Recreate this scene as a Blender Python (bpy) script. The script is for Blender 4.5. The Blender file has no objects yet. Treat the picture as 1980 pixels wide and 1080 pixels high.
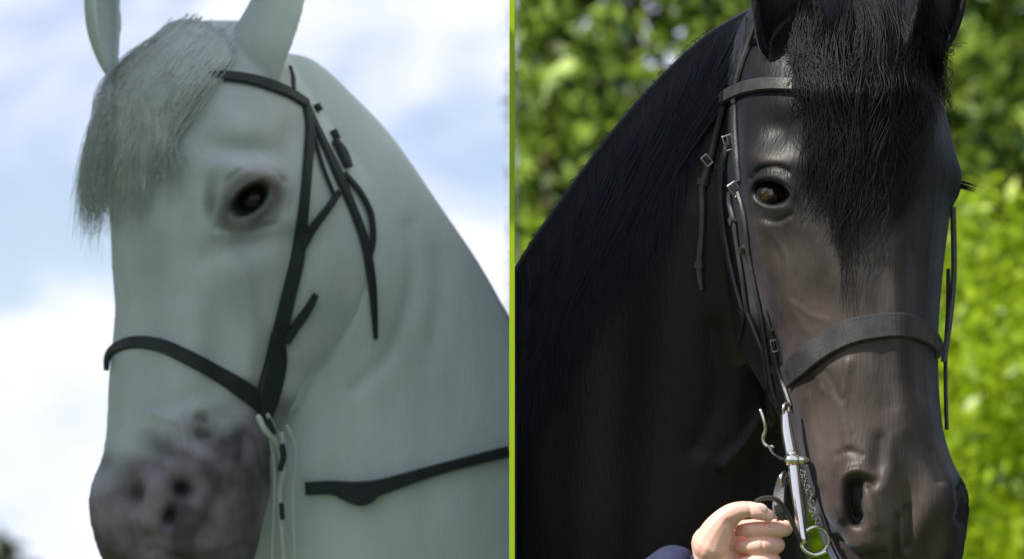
import bpy, bmesh, math, random
import numpy as np
from mathutils import Vector
from mathutils.bvhtree import BVHTree
rng = np.random.default_rng(7); random.seed(7)
S = bpy.context.scene
COL = S.collection
R = math.radians

# ------------------------------------------------------------------ camera, world, sun, exposure
PITCH = R(8.5); CAM = np.array([0.0, 0.0, 1.15]); F = 6600.0
cd = bpy.data.cameras.new('camera'); cam = bpy.data.objects.new('camera', cd); COL.objects.link(cam)
cam.location = CAM; cam.rotation_euler = (R(90) + PITCH, 0, 0)
cd.sensor_width = 36; cd.lens = 120; cd.clip_start = 0.1; cd.clip_end = 3000
cd.dof.use_dof = True; cd.dof.focus_distance = 3.98; cd.dof.aperture_fstop = 5.2
S.camera = cam
TO_SUN = Vector((-0.64, -0.36, 0.70)).normalized()
SUN_EL = math.asin(TO_SUN.z); SUN_AZ = math.atan2(TO_SUN.x, TO_SUN.y)
sd = bpy.data.lights.new('sun', 'SUN'); sd.energy = 4.8; sd.angle = R(0.5); sd.color = (1.0, 0.95, 0.86)
so = bpy.data.objects.new('sun', sd); COL.objects.link(so)
so.rotation_euler = TO_SUN.to_track_quat('Z', 'Y').to_euler(); so.location = (-3, -3, 8)

W = bpy.data.worlds.new('World'); S.world = W; W.use_nodes = True
nt = W.node_tree; nt.nodes.clear()
wo = nt.nodes.new('ShaderNodeOutputWorld'); bg = nt.nodes.new('ShaderNodeBackground'); bg.inputs['Strength'].default_value = 0.1
sky = nt.nodes.new('ShaderNodeTexSky'); sky.sky_type = 'NISHITA'; sky.sun_disc = False
sky.sun_elevation = SUN_EL; sky.sun_rotation = SUN_AZ; sky.air_density = 1.0; sky.dust_density = 0.6
tc = nt.nodes.new('ShaderNodeTexCoord'); mp = nt.nodes.new('ShaderNodeMapping')
mp.inputs['Scale'].default_value = (1, 1, 1.5); mp.inputs['Location'].default_value = (0.62, 0.3, 0.41)
nz = nt.nodes.new('ShaderNodeTexNoise'); nz.inputs['Scale'].default_value = 7.0; nz.inputs['Detail'].default_value = 4.0
nz.inputs['Roughness'].default_value = 0.5; nz.inputs['Distortion'].default_value = 0.4
rp = nt.nodes.new('ShaderNodeValToRGB'); rp.color_ramp.elements[0].position = 0.38; rp.color_ramp.elements[0].color = (0.3, 0.3, 0.3, 1)
rp.color_ramp.elements[1].position = 0.5; rp.color_ramp.elements[1].color = (1, 1, 1, 1); rp.color_ramp.interpolation = 'EASE'
nz2 = nt.nodes.new('ShaderNodeTexNoise'); nz2.inputs['Scale'].default_value = 16.0; nz2.inputs['Detail'].default_value = 3.0
cr2 = nt.nodes.new('ShaderNodeValToRGB'); cr2.color_ramp.elements[0].position = 0.35; cr2.color_ramp.elements[0].color = (5.7, 6.1, 7.9, 1)
cr2.color_ramp.elements[1].position = 0.62; cr2.color_ramp.elements[1].color = (6.9, 7.05, 8.0, 1)
mx = nt.nodes.new('ShaderNodeMix'); mx.data_type = 'RGBA'
L = nt.links.new
L(tc.outputs['Generated'], mp.inputs['Vector']); L(mp.outputs[0], nz.inputs['Vector']); L(mp.outputs[0], nz2.inputs['Vector'])
L(nz.outputs['Fac'], rp.inputs['Fac']); L(nz2.outputs['Fac'], cr2.inputs['Fac'])
L(rp.outputs['Color'], mx.inputs['Factor']); L(sky.outputs['Color'], mx.inputs[6]); L(cr2.outputs['Color'], mx.inputs[7])
L(mx.outputs[2], bg.inputs['Color']); L(bg.outputs[0], wo.inputs['Surface'])
S.view_settings.view_transform = 'Standard'; S.view_settings.look = 'None'
S.view_settings.exposure = 0.6; S.view_settings.gamma = 1.0; S.view_settings.use_curve_mapping = False
S.render.engine = 'CYCLES'

# ------------------------------------------------------------------ helpers
CP, SP = math.cos(PITCH), math.sin(PITCH)
def to_world(P, D):
    """P: (n,3) of (u, v, w): outline position and depth offset traced from the photo; D: distance of the thing."""
    P = np.asarray(P, float); Y = D + P[:, 2] * D / F
    X = (P[:, 0] - 990) / F * Y; Z = (540 - P[:, 1]) / F * Y
    return np.stack([X, Y * CP - Z * SP, Y * SP + Z * CP], 1) + CAM

def tag(o, label=None, cat=None, group=None, kind=None):
    if label: o['label'] = label
    if cat: o['category'] = cat
    if group: o['group'] = group
    if kind: o['kind'] = kind
    return o
def empty(name, loc, label, cat, group=None):
    o = bpy.data.objects.new(name, None); COL.objects.link(o); o.location = loc; o.empty_display_size = 0.05
    return tag(o, label, cat, group)
def link_mesh(name, V, Fc, mat, parent=None, smooth=True):
    me = bpy.data.meshes.new(name)
    V = np.asarray(V, float)
    if parent is not None: V = V - np.array(parent.location)
    me.from_pydata(V.tolist(), [], [list(map(int, f)) for f in Fc]); me.materials.append(mat)
    me.validate()
    if smooth: me.polygons.foreach_set('use_smooth', [True] * len(me.polygons))
    me.update()
    o = bpy.data.objects.new(name, me); COL.objects.link(o)
    if parent is not None: o.parent = parent
    return o
def fast_mesh(name, V, Fq, mat, parent=None, smooth=False):
    """quads/tris as equal-size int array"""
    me = bpy.data.meshes.new(name); V = np.asarray(V, np.float32)
    if parent is not None: V = V - np.array(parent.location, np.float32)
    Fq = np.asarray(Fq, np.int32); n, k = Fq.shape
    me.vertices.add(len(V)); me.vertices.foreach_set('co', V.ravel())
    me.loops.add(n * k); me.loops.foreach_set('vertex_index', Fq.ravel())
    me.polygons.add(n); me.polygons.foreach_set('loop_start', np.arange(0, n * k, k, dtype=np.int32))
    try: me.polygons.foreach_set('loop_total', np.full(n, k, np.int32))
    except Exception: pass
    me.update(calc_edges=True); me.materials.append(mat)
    if smooth: me.polygons.foreach_set('use_smooth', [True] * n)
    o = bpy.data.objects.new(name, me); COL.objects.link(o)
    if parent is not None: o.parent = parent
    return o
def catmull(P, n):
    P = np.asarray(P, float); K = len(P); t = np.linspace(0, K - 1, n); i = np.minimum(t.astype(int), K - 2); f = t - i
    g = lambda j: P[np.clip(j, 0, K - 1)]
    p0, p1, p2, p3 = g(i - 1), g(i), g(i + 1), g(i + 2)
    p0 = np.where((i == 0).reshape([-1] + [1] * (P.ndim - 1)), 2 * p1 - p2, p0)
    p3 = np.where((i == K - 2).reshape([-1] + [1] * (P.ndim - 1)), 2 * p2 - p1, p3)
    f = f.reshape([-1] + [1] * (P.ndim - 1))
    return 0.5 * (2 * p1 + (p2 - p0) * f + (2 * p0 - 5 * p1 + 4 * p2 - p3) * f * f + (3 * p1 - p0 - 3 * p2 + p3) * f ** 3)
def resample(P, step):
    P = catmull(P, max(8, len(P) * 12)); d = np.r_[0, np.cumsum(np.linalg.norm(np.diff(P[:, :3], axis=0), axis=1))]
    n = max(3, int(d[-1] / step) + 1); s = np.linspace(0, d[-1], n)
    return np.stack([np.interp(s, d, P[:, k]) for k in range(P.shape[1])], 1)
def loft(rings):
    rings = np.asarray(rings, float); m, n, _ = rings.shape
    V = rings.reshape(-1, 3).tolist(); Fc = []
    for i in range(m - 1):
        for j in range(n):
            a, b = i * n + j, i * n + (j + 1) % n
            Fc.append((a, b, b + n, a + n))
    V.append(rings[0].mean(0).tolist()); V.append(rings[-1].mean(0).tolist())
    for j in range(n):
        Fc.append((len(V) - 2, (j + 1) % n, j)); Fc.append((len(V) - 1, (m - 1) * n + j, (m - 1) * n + (j + 1) % n))
    return V, Fc
def tube(path, radii, k=14, flat=1.0):
    """closed tube with round ends through path (n,3)"""
    A = resample(np.c_[np.asarray(path, float), np.asarray(radii, float)], 5.0)
    P, r = A[:, :3], A[:, 3]
    T = np.gradient(P, axis=0); T /= np.linalg.norm(T, axis=1)[:, None] + 1e-9
    pre, post = [], []
    for a in (80, 62, 42, 20):
        pre.append((P[0] - T[0] * r[0] * math.sin(R(a)), T[0], r[0] * math.cos(R(a))))
        post.insert(0, (P[-1] + T[-1] * r[-1] * math.sin(R(a)), T[-1], r[-1] * math.cos(R(a))))
    seq = pre + list(zip(P, T, r)) + post
    up = np.array([0.2, 0.3, 1.0]); rings = []
    x = np.cross(seq[0][1], up)
    if np.linalg.norm(x) < 1e-3: x = np.array([1.0, 0, 0])
    for c, t, rr in seq:
        x = x - t * x.dot(t); x /= np.linalg.norm(x); y = np.cross(t, x)
        a = np.linspace(0, 2 * math.pi, k, endpoint=False)
        rings.append(c + rr * (np.cos(a)[:, None] * x + flat * np.sin(a)[:, None] * y))
    return loft(rings)
def ellipsoid(c, r, rot=0.0):
    a = np.linspace(0, 2 * math.pi, 20, endpoint=False); rings = []
    for ph in np.linspace(-80, 80, 11):
        p = np.stack([r[0] * math.cos(R(ph)) * np.cos(a), np.full(20, r[1] * math.sin(R(ph))), r[2] * math.cos(R(ph)) * np.sin(a)], 1)
        cr, sr = math.cos(rot), math.sin(rot)
        rings.append(np.array(c) + np.stack([p[:, 0] * cr - p[:, 1] * sr, p[:, 0] * sr + p[:, 1] * cr, p[:, 2]], 1))
    return loft(rings)
def merge(parts):
    V, Fc = [], []
    for v, f in parts:
        o = len(V); V += [list(map(float, q)) for q in v]; Fc += [[i + o for i in q] for q in f]
    return V, Fc
def remesh(parts, voxel, smooth=6):
    """union of closed shells -> one continuous skin (vertices, faces)"""
    V, Fc = merge(parts)
    me = bpy.data.meshes.new('tmp'); me.from_pydata(V, [], Fc); me.update()
    bm = bmesh.new(); bm.from_mesh(me); 
    bmesh.ops.recalc_face_normals(bm, faces=bm.faces); bm.to_mesh(me); bm.free()
    o = bpy.data.objects.new('tmp', me); COL.objects.link(o)
    m = o.modifiers.new('r', 'REMESH'); m.mode = 'VOXEL'; m.voxel_size = voxel; m.adaptivity = 0
    if smooth:
        s = o.modifiers.new('s', 'SMOOTH'); s.factor = 0.5; s.iterations = smooth
    dg = bpy.context.evaluated_depsgraph_get(); dg.update(); e = o.evaluated_get(dg); em = e.to_mesh()
    n = len(em.vertices); co = np.empty(n * 3, np.float32); em.vertices.foreach_get('co', co)
    k = len(em.polygons); lt = np.empty(k, np.int32); em.polygons.foreach_get('loop_total', lt)
    li = np.empty(len(em.loops), np.int32); em.loops.foreach_get('vertex_index', li)
    if (lt == 4).all(): fc = li.reshape(-1, 4)
    else:
        st = np.r_[0, np.cumsum(lt)[:-1]]; fc = np.array([[li[s_], li[s_ + 1], li[s_ + 2], li[s_ + min(3, l - 1)]] for s_, l in zip(st, lt)])
    e.to_mesh_clear(); bpy.data.objects.remove(o); bpy.data.meshes.remove(me)
    return co.reshape(-1, 3).astype(float), fc
def normals(V, Fc):
    fn = np.cross(V[Fc[:, 2]] - V[Fc[:, 0]], V[Fc[:, 3]] - V[Fc[:, 1]]); N = np.zeros_like(V)
    for k in range(4): np.add.at(N, Fc[:, k], fn)
    N /= np.linalg.norm(N, axis=1)[:, None] + 1e-9
    return N
def sm(V, Fc, mask, it):
    """masked laplacian smoothing"""
    for _ in range(it):
        A = np.zeros_like(V); c = np.zeros(len(V))
        for k in range(4):
            a, b = Fc[:, k], Fc[:, (k + 1) % 4]
            np.add.at(A, a, V[b]); np.add.at(A, b, V[a]); np.add.at(c, a, 1); np.add.at(c, b, 1)
        V = V + (A / c[:, None] - V) * (0.6 * mask)[:, None]
    return V
class Surf:
    """depth map of a skin as seen from the front, for laying straps and hair on it"""
    def __init__(s, V, Fc, u0, u1, v0, v1, st=4):
        s.u0, s.v0, s.st = u0, v0, st
        bv = BVHTree.FromPolygons([tuple(p) for p in V], [tuple(map(int, f)) for f in Fc])
        us = np.arange(u0, u1, st); vs = np.arange(v0, v1, st); H = np.full((len(vs), len(us)), np.nan)
        d = Vector((0, 0, 1))
        for i, v in enumerate(vs):
            for j, u in enumerate(us):
                h = bv.ray_cast(Vector((u, v, -900)), d)
                if h[0] is not None: H[i, j] = h[0].z
        s.raw = H.copy()
        for _ in range(40):
            m = np.isnan(H)
            if not m.any(): break
            P = np.pad(H, 1, constant_values=np.nan)
            st4 = np.stack([P[:-2, 1:-1], P[2:, 1:-1], P[1:-1, :-2], P[1:-1, 2:]])
            c = (~np.isnan(st4)).sum(0); q = np.where(c > 0, np.nansum(st4, 0) / np.maximum(c, 1), np.nan)
            H = np.where(m, q, H)
        H = np.where(np.isnan(H), 400, H); s.H = H; B = H
        for _ in range(10):
            P = np.pad(B, 1, mode='edge'); B = (P[:-2, 1:-1] + P[2:, 1:-1] + P[1:-1, :-2] + P[1:-1, 2:] + 2 * B) / 6
        s.B = B
    def __call__(s, u, v, soft=True):
        H = s.B if soft else s.H
        x = np.clip((np.asarray(u, float) - s.u0) / s.st, 0, H.shape[1] - 1.001); y = np.clip((np.asarray(v, float) - s.v0) / s.st, 0, H.shape[0] - 1.001)
        i, j = y.astype(int), x.astype(int); a, b = y - i, x - j
        return H[i, j] * (1 - a) * (1 - b) + H[i + 1, j] * a * (1 - b) + H[i, j + 1] * (1 - a) * b + H[i + 1, j + 1] * a * b
    def normal(s, u, v):
        e = 8; gx = (s(u + e, v) - s(u - e, v)) / (2 * e); gy = (s(u, v + e) - s(u, v - e)) / (2 * e)
        N = np.stack([gx, gy, -np.ones_like(gx)], -1); return N / np.linalg.norm(N, axis=-1)[..., None]

def blob(u, v, c, r, ang=0.0, hard=1.0):
    a = R(ang); du, dv = u - c[0], v - c[1]
    x = (du * math.cos(a) + dv * math.sin(a)) / r[0]; y = (-du * math.sin(a) + dv * math.cos(a)) / r[1]
    return np.exp(-(x * x + y * y) ** hard)
def line(u, v, pts, wd):
    P = catmull(pts, len(pts) * 8) if len(pts) > 2 else np.array(pts, float)
    best = np.full(len(u), 1e9)
    for a, b in zip(P[:-1], P[1:]):
        ab = b - a; t = np.clip(((u - a[0]) * ab[0] + (v - a[1]) * ab[1]) / (ab.dot(ab) + 1e-9), 0, 1)
        best = np.minimum(best, (u - a[0] - t * ab[0]) ** 2 + (v - a[1] - t * ab[1]) ** 2)
    return np.exp(-best / wd ** 2)

# ------------------------------------------------------------------ materials
def mat(name, col, rough=0.6, spec=0.5, metal=0.0, var=0.0, vscale=20, bump=0.0, bscale=200, bdist=0.001, stretch=(1, 1, 1), coat=0.0, extra=None, sheen=0.0):
    m = bpy.data.materials.new(name); m.use_nodes = True; n = m.node_tree; b = n.nodes['Principled BSDF']
    b.inputs['Roughness'].default_value = rough; b.inputs['Specular IOR Level'].default_value = spec; b.inputs['Metallic'].default_value = metal
    b.inputs['Coat Weight'].default_value = coat; b.inputs['Sheen Weight'].default_value = sheen
    b.inputs['Base Color'].default_value = (*col, 1)
    b.inputs['Sheen Tint'].default_value = (0.45, 0.6, 1.0, 1); b.inputs['Sheen Roughness'].default_value = 0.35  # bluish sky sheen of black coat and mane, put into the tint
    t = n.nodes.new('ShaderNodeTexCoord'); mpn = n.nodes.new('ShaderNodeMapping'); mpn.inputs['Scale'].default_value = stretch
    n.links.new(t.outputs['Object'], mpn.inputs['Vector'])
    out = None
    if var:
        z = n.nodes.new('ShaderNodeTexNoise'); z.inputs['Scale'].default_value = vscale; z.inputs['Detail'].default_value = 5
        r_ = n.nodes.new('ShaderNodeValToRGB'); r_.color_ramp.elements[0].position = 0.3; r_.color_ramp.elements[1].position = 0.7
        r_.color_ramp.elements[0].color = (*[c * (1 - var) for c in col], 1); r_.color_ramp.elements[1].color = (*[min(1, c * (1 + var)) for c in col], 1)
        n.links.new(mpn.outputs[0], z.inputs['Vector']); n.links.new(z.outputs['Fac'], r_.inputs['Fac']); n.links.new(r_.outputs['Color'], b.inputs['Base Color'])
        out = r_.outputs['Color']
    if bump:
        z = n.nodes.new('ShaderNodeTexNoise'); z.inputs['Scale'].default_value = bscale; z.inputs['Detail'].default_value = 4
        bp = n.nodes.new('ShaderNodeBump'); bp.inputs['Strength'].default_value = bump; bp.inputs['Distance'].default_value = bdist
        n.links.new(mpn.outputs[0], z.inputs['Vector']); n.links.new(z.outputs['Fac'], bp.inputs['Height']); n.links.new(bp.outputs[0], b.inputs['Normal'])
    if extra: extra(n, b, out, mpn)
    return m
def zones(c1, c2):
    """colour zones stored on the skin: R = skin and face tone, G = dark lining and patches, some painted light and shade"""
    def f(n, b, out, mpn):
        a = n.nodes.new('ShaderNodeAttribute'); a.attribute_name = 'zone'; s = n.nodes.new('ShaderNodeSeparateColor'); n.links.new(a.outputs['Color'], s.inputs[0])
        z = n.nodes.new('ShaderNodeTexNoise'); z.inputs['Scale'].default_value = 15; z.inputs['Detail'].default_value = 5
        tt = n.nodes.new('ShaderNodeTexCoord'); n.links.new(tt.outputs['Object'], z.inputs['Vector'])
        r_ = n.nodes.new('ShaderNodeValToRGB'); r_.color_ramp.elements[0].position = 0.35; r_.color_ramp.elements[1].position = 0.65
        r_.color_ramp.elements[0].color = (*c1[0], 1); r_.color_ramp.elements[1].color = (*c1[1], 1); n.links.new(z.outputs['Fac'], r_.inputs['Fac'])
        m1 = n.nodes.new('ShaderNodeMix'); m1.data_type = 'RGBA'; m2 = n.nodes.new('ShaderNodeMix'); m2.data_type = 'RGBA'
        n.links.new(s.outputs[0], m1.inputs['Factor']); n.links.new(out, m1.inputs[6]); n.links.new(r_.outputs['Color'], m1.inputs[7])
        n.links.new(s.outputs[1], m2.inputs['Factor']); n.links.new(m1.outputs[2], m2.inputs[6]); m2.inputs[7].default_value = (*c2, 1)
        n.links.new(m2.outputs[2], b.inputs['Base Color'])
    return f
M = {}
M['white_coat'] = mat('white_coat', (0.43, 0.515, 0.53), 0.62, 0.3, var=0.10, vscale=13, bump=0.5, bscale=230, bdist=0.002, stretch=(1, 1, 0.3),
                      extra=zones(((0.030, 0.028, 0.036), (0.20, 0.175, 0.205)), (0.012, 0.012, 0.014)))
M['black_coat'] = mat('black_coat', (0.0065, 0.0062, 0.0068), 0.48, 0.3, sheen=0.16, var=0.3, vscale=14, bump=0.4, bscale=300, bdist=0.002, stretch=(1, 1, 0.2),
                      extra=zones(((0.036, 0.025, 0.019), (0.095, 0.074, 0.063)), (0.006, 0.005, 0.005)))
M['black_hair'] = mat('black_hair', (0.0065, 0.0065, 0.008), 0.5, 0.3)
M['white_hair'] = mat('white_hair', (0.47, 0.535, 0.53), 0.6, 0.3, var=0.12, vscale=30)
M['black_mane'] = mat('black_mane', (0.006, 0.0062, 0.0075), 0.5, 0.25, sheen=0.13)
M['leather'] = mat('black_leather', (0.035, 0.034, 0.036), 0.42, 0.5, var=0.35, vscale=60, bump=0.5, bscale=500, bdist=0.0008)
M['old_leather'] = mat('dark_leather', (0.013, 0.020, 0.024), 0.6, 0.3, var=0.2, vscale=60, bump=0.3, bscale=400, bdist=0.0005)
M['steel'] = mat('polished_steel', (0.72, 0.70, 0.66), 0.16, 0.5, metal=1.0)
M['buckle'] = mat('buckle_steel', (0.38, 0.37, 0.36), 0.3, 0.5, metal=1.0)
M['eye_dark'] = mat('dark_eye', (0.008, 0.007, 0.007), 0.06, 0.6, coat=0.6)
M['eye_soft'] = mat('soft_dark_eye', (0.006, 0.006, 0.007), 0.3, 0.3)
M['iris'] = mat('brown_iris', (0.026, 0.010, 0.005), 0.08, 0.6, coat=0.6, var=0.4, vscale=150)
M['skin'] = mat('skin', (0.74, 0.44, 0.36), 0.55, 0.4, var=0.12, vscale=45, bump=0.25, bscale=350, bdist=0.0006)
M['skin'].node_tree.nodes['Principled BSDF'].inputs['Subsurface Weight'].default_value = 0.15
M['skin'].node_tree.nodes['Principled BSDF'].inputs['Subsurface Scale'].default_value = 0.01
M['nail'] = mat('nail', (0.75, 0.52, 0.45), 0.25, 0.5)
M['navy'] = mat('navy_cloth', (0.028, 0.034, 0.075), 0.85, 0.2, var=0.15, vscale=60, bump=0.5, bscale=900, bdist=0.0008)
M['green_paint'] = mat('green_paint', (0.25, 0.37, 0.003), 0.7, 0.1)
M['grey_sheet'] = mat('grey_sheet', (0.42, 0.43, 0.43), 0.7, 0.3, var=0.06, vscale=5)
M['rope'] = mat('pale_rope', (0.42, 0.47, 0.47), 0.8, 0.2, bump=0.5, bscale=300)
M['roof'] = mat('roof_boards', (0.16, 0.15, 0.13), 0.8, 0.2, var=0.25, vscale=8, bump=0.4, bscale=40)
M['post'] = mat('post_wood', (0.22, 0.16, 0.10), 0.8, 0.2, var=0.25, vscale=12, bump=0.4, bscale=40)
M['bark'] = mat('bark', (0.13, 0.09, 0.06), 0.9, 0.2, var=0.3, vscale=12, bump=0.6, bscale=40)
M['grass'] = mat('grass', (0.085, 0.115, 0.035), 0.9, 0.1, var=0.4, vscale=1.2, bump=0.5, bscale=30, bdist=0.03)
def leafmat(name, c1, c2, trans=0.5):
    m = bpy.data.materials.new(name); m.use_nodes = True; n = m.node_tree; b = n.nodes['Principled BSDF']; o = n.nodes['Material Output']
    g = n.nodes.new('ShaderNodeNewGeometry'); r_ = n.nodes.new('ShaderNodeValToRGB')
    r_.color_ramp.elements[0].color = (*c1, 1); r_.color_ramp.elements[1].color = (*c2, 1)
    n.links.new(g.outputs['Random Per Island'], r_.inputs['Fac']); n.links.new(r_.outputs['Color'], b.inputs['Base Color'])
    r_.color_ramp.elements[0].position = 0.0 if 'lime' in name else 0.22; r_.color_ramp.elements[1].position = 1.0
    b.inputs['Roughness'].default_value = 0.4; b.inputs['Specular IOR Level'].default_value = 0.45
    t = n.nodes.new('ShaderNodeBsdfTranslucent'); n.links.new(r_.outputs['Color'], t.inputs['Color'])
    x = n.nodes.new('ShaderNodeMixShader'); x.inputs[0].default_value = trans
    n.links.new(b.outputs[0], x.inputs[1]); n.links.new(t.outputs[0], x.inputs[2]); n.links.new(x.outputs[0], o.inputs['Surface'])
    return m
M['leaf_lime'] = leafmat('leaf_lime', (0.17, 0.30, 0.008), (0.50, 0.64, 0.02), 0.45)
M['leaf_mid'] = leafmat('leaf_mid', (0.012, 0.042, 0.003), (0.42, 0.58, 0.08), 0.45)  # per-leaf tones with tree shadow and highlight put into the colour
M['leaf_dark'] = leafmat('leaf_dark', (0.008, 0.022, 0.004), (0.06, 0.10, 0.02), 0.2)

# ------------------------------------------------------------------ ground and background
def grid_sheet(name, x0, x1, y0, y1, n, fz, m):
    xs = np.linspace(x0, x1, n); ys = np.linspace(y0, y1, n); X, Y = np.meshgrid(xs, ys); Z = fz(X, Y)
    V = np.stack([X.ravel(), Y.ravel(), Z.ravel()], 1); i = np.arange(n * n).reshape(n, n)
    Fq = np.stack([i[:-1, :-1].ravel(), i[:-1, 1:].ravel(), i[1:, 1:].ravel(), i[1:, :-1].ravel()], 1)
    return fast_mesh(name, V, Fq, m, smooth=True)
g = grid_sheet('grass_field', -1200, 1200, -800, 1600, 61, lambda X, Y: 0 * X, M['grass']); tag(g, 'wide green grass field around the horses', kind='structure')

def leaves(centers, size, jit=0.35, up=0.3):
    n = len(centers); a = rng.normal(size=(n, 3)); a[:, 2] += up; a /= np.linalg.norm(a, axis=1)[:, None]
    t = rng.normal(size=(n, 3)); b = np.cross(a, t); b /= np.linalg.norm(b, axis=1)[:, None]; t = np.cross(b, a)
    s = size * (1 + jit * rng.normal(size=n).clip(-2, 2))[:, None]
    P = np.stack([centers - t * s, centers + b * s * 0.42 + a * s * 0.12 - t * s * .1, centers + t * s, centers - b * s * 0.42 + a * s * 0.12 - t * s * .1], 1).reshape(-1, 3)
    return P, np.arange(4 * n).reshape(n, 4)
def foliage_points(clumps, n, core=0.55):
    """clumps: (x,y,z,r); leaves mostly near each clump's outer shell"""
    C = np.array(clumps); w = C[:, 3] ** 2; idx = rng.choice(len(C), n, p=w / w.sum())
    d = rng.normal(size=(n, 3)); d /= np.linalg.norm(d, axis=1)[:, None]
    r_ = C[idx, 3] * (core + (1 - core) * rng.random(n) ** 0.6) * (1 + 0.12 * rng.normal(size=n))
    return C[idx, :3] + d * r_[:, None] * np.array([1, 1, 0.85])
def limb(a, b, r0, r1, bend=0.1, k=7):
    a, b = np.array(a, float), np.array(b, float); L_ = np.linalg.norm(b - a)
    m = (a + b) / 2 + rng.normal(size=3) * bend * L_ * 0.5
    P = catmull([a, m, b], 9); rr = np.linspace(r0, r1, 9); T = np.gradient(P, axis=0); T /= np.linalg.norm(T, axis=1)[:, None]
    rings = []; x = np.cross(T[0], [0.3, 0.9, 0.1]);
    for c, t, q in zip(P, T, rr):
        x = x - t * x.dot(t); x /= np.linalg.norm(x); y = np.cross(t, x); an = np.linspace(0, 2 * math.pi, k, endpoint=False)
        rings.append(c + q * (np.cos(an)[:, None] * x + np.sin(an)[:, None] * y))
    return loft(rings)
def plant(name, base, h, rad, nclump, crad, nleaf, lsize, m, label, cat, group=None, zlow=0.2, xmin=None, trunk_r=0.08, edge=0):
    e = empty(name, base, label, cat, group); base = np.array(base, float)
    C = []
    while len(C) < nclump:
        p = rng.uniform(-1, 1, 3)
        if np.linalg.norm(p) > 1: continue
        q = base + np.array([p[0] * rad, p[1] * rad * 0.7, h * (zlow + (1 - zlow) * (p[2] + 1) / 2)])
        C.append((*q, crad * random.uniform(0.6, 1.25)))
    if edge:
        for k in range(edge): C.append((random.uniform(0.05, 0.35), base[1] + random.uniform(-.3, .3), h * (0.3 + 0.7 * (k + .5) / edge), crad))
    P = foliage_points(C, nleaf)
    if edge:
        q = rng.random((edge * 260, 3)); P = np.r_[P, np.c_[xmin + 0.28 * q[:, 0] ** 1.5, base[1] - 0.3 + 0.6 * q[:, 1], h * (0.05 + 0.95 * q[:, 2])]]
    if xmin is not None: P = P[P[:, 0] > xmin]
    P = P[P[:, 2] > 0.02]
    V, Q = leaves(P, lsize); o = fast_mesh('crown', V, Q, m, e); o['kind'] = 'stuff'
    parts = [limb(base, base + [0, 0, h * 0.55], trunk_r, trunk_r * 0.55, 0.05)]
    for c in C[:14]:
        if xmin is None or c[0] > xmin + 0.1: parts.append(limb(base + [0, 0, h * random.uniform(0.25, 0.5)], c[:3], trunk_r * 0.4, trunk_r * 0.08, 0.15, 5))
    v, f = merge(parts); link_mesh('trunk', v, f, M['bark'], e)
    return e
gx = 'sunlit bushes behind the black horse'
plant('leafy_bush', (0.75, 11.6, 0), 3.0, 0.85, 46, 0.34, 22000, 0.028, M['leaf_lime'], 'bright green bush by the green fence, low behind the black horse neck', 'bush', gx, 0.05, 0.044, 0.04, 7)
plant('leafy_bush', (1.95, 11.2, 0), 3.32, 0.95, 60, 0.34, 38000, 0.027, M['leaf_lime'], 'lime green sunlit bush beside the black horse nose at the right edge', 'bush', gx, 0.05, 0.06, 0.04)
plant('leafy_bush', (3.4, 11.6, 0), 3.3, 1.0, 50, 0.36, 14000, 0.038, M['leaf_lime'], 'bright green bush furthest right, beyond the picture edge', 'bush', gx, 0.05, 0.06, 0.04)
gt = 'trees behind the bushes'
plant('broadleaf_tree', (0.95, 14.6, 0), 6.2, 1.5, 52, 0.42, 9000, 0.055, M['leaf_mid'], 'dappled tree with dark gaps next to the green fence, above the black horse neck', 'tree', gt, 0.22, 0.044, 0.14, 14)
plant('broadleaf_tree', (2.6, 14.4, 0), 6.4, 1.4, 52, 0.42, 10000, 0.06, M['leaf_mid'], 'pale green tree with bare twigs in the top right corner beside the black ear', 'tree', gt, 0.25, 0.08, 0.14)
plant('broadleaf_tree', (4.7, 15.2, 0), 6.0, 1.4, 40, 0.5, 9000, 0.06, M['leaf_dark'], 'dark green tree standing right of the pale twiggy one', 'tree', gt, 0.2, 0.08, 0.14)
plant('dark_hedge', (2.0, 17.5, 0), 7.6, 3.0, 150, 0.6, 34000, 0.08, M['leaf_dark'], 'tall dark hedge closing the view behind the trees', 'hedge', None, 0.0, 0.044, 0.14, 12)
for k, (x, y, h, r_) in enumerate([(-11.9, 80, 7.0, 1.1), (-19, 84, 5.0, 2.5), (-7.5, 92, 3.8, 2.2)]):
    plant('distant_tree', (x, y, 0), h, r_, 26, 0.7, 5000, 0.22, M['leaf_dark'],
          ['small dark tree poking up in the bottom left corner', 'wider dark tree left of the corner one', 'low round tree below the white horse muzzle'][k], 'tree', 'far trees on the left horizon', 0.15, None, 0.2)

plant('dark_hedge', (3.3, 4.6, 0), 5.0, 1.3, 60, 0.5, 9000, 0.07, M['leaf_dark'], 'added dark shrub right of the black horse, outside the picture and nearer the camera', 'hedge', 'shrubs added out of view to darken the right side', 0.0, None, 0.1)  # both shrubs added out of view to darken reflections on the black horse
plant('dark_hedge', (3.9, 7.6, 0), 5.0, 1.4, 60, 0.5, 9000, 0.07, M['leaf_dark'], 'added dark shrub right of the black horse, outside the picture and nearer the bushes', 'hedge', 'shrubs added out of view to darken the right side', 0.0, None, 0.1)
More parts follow.
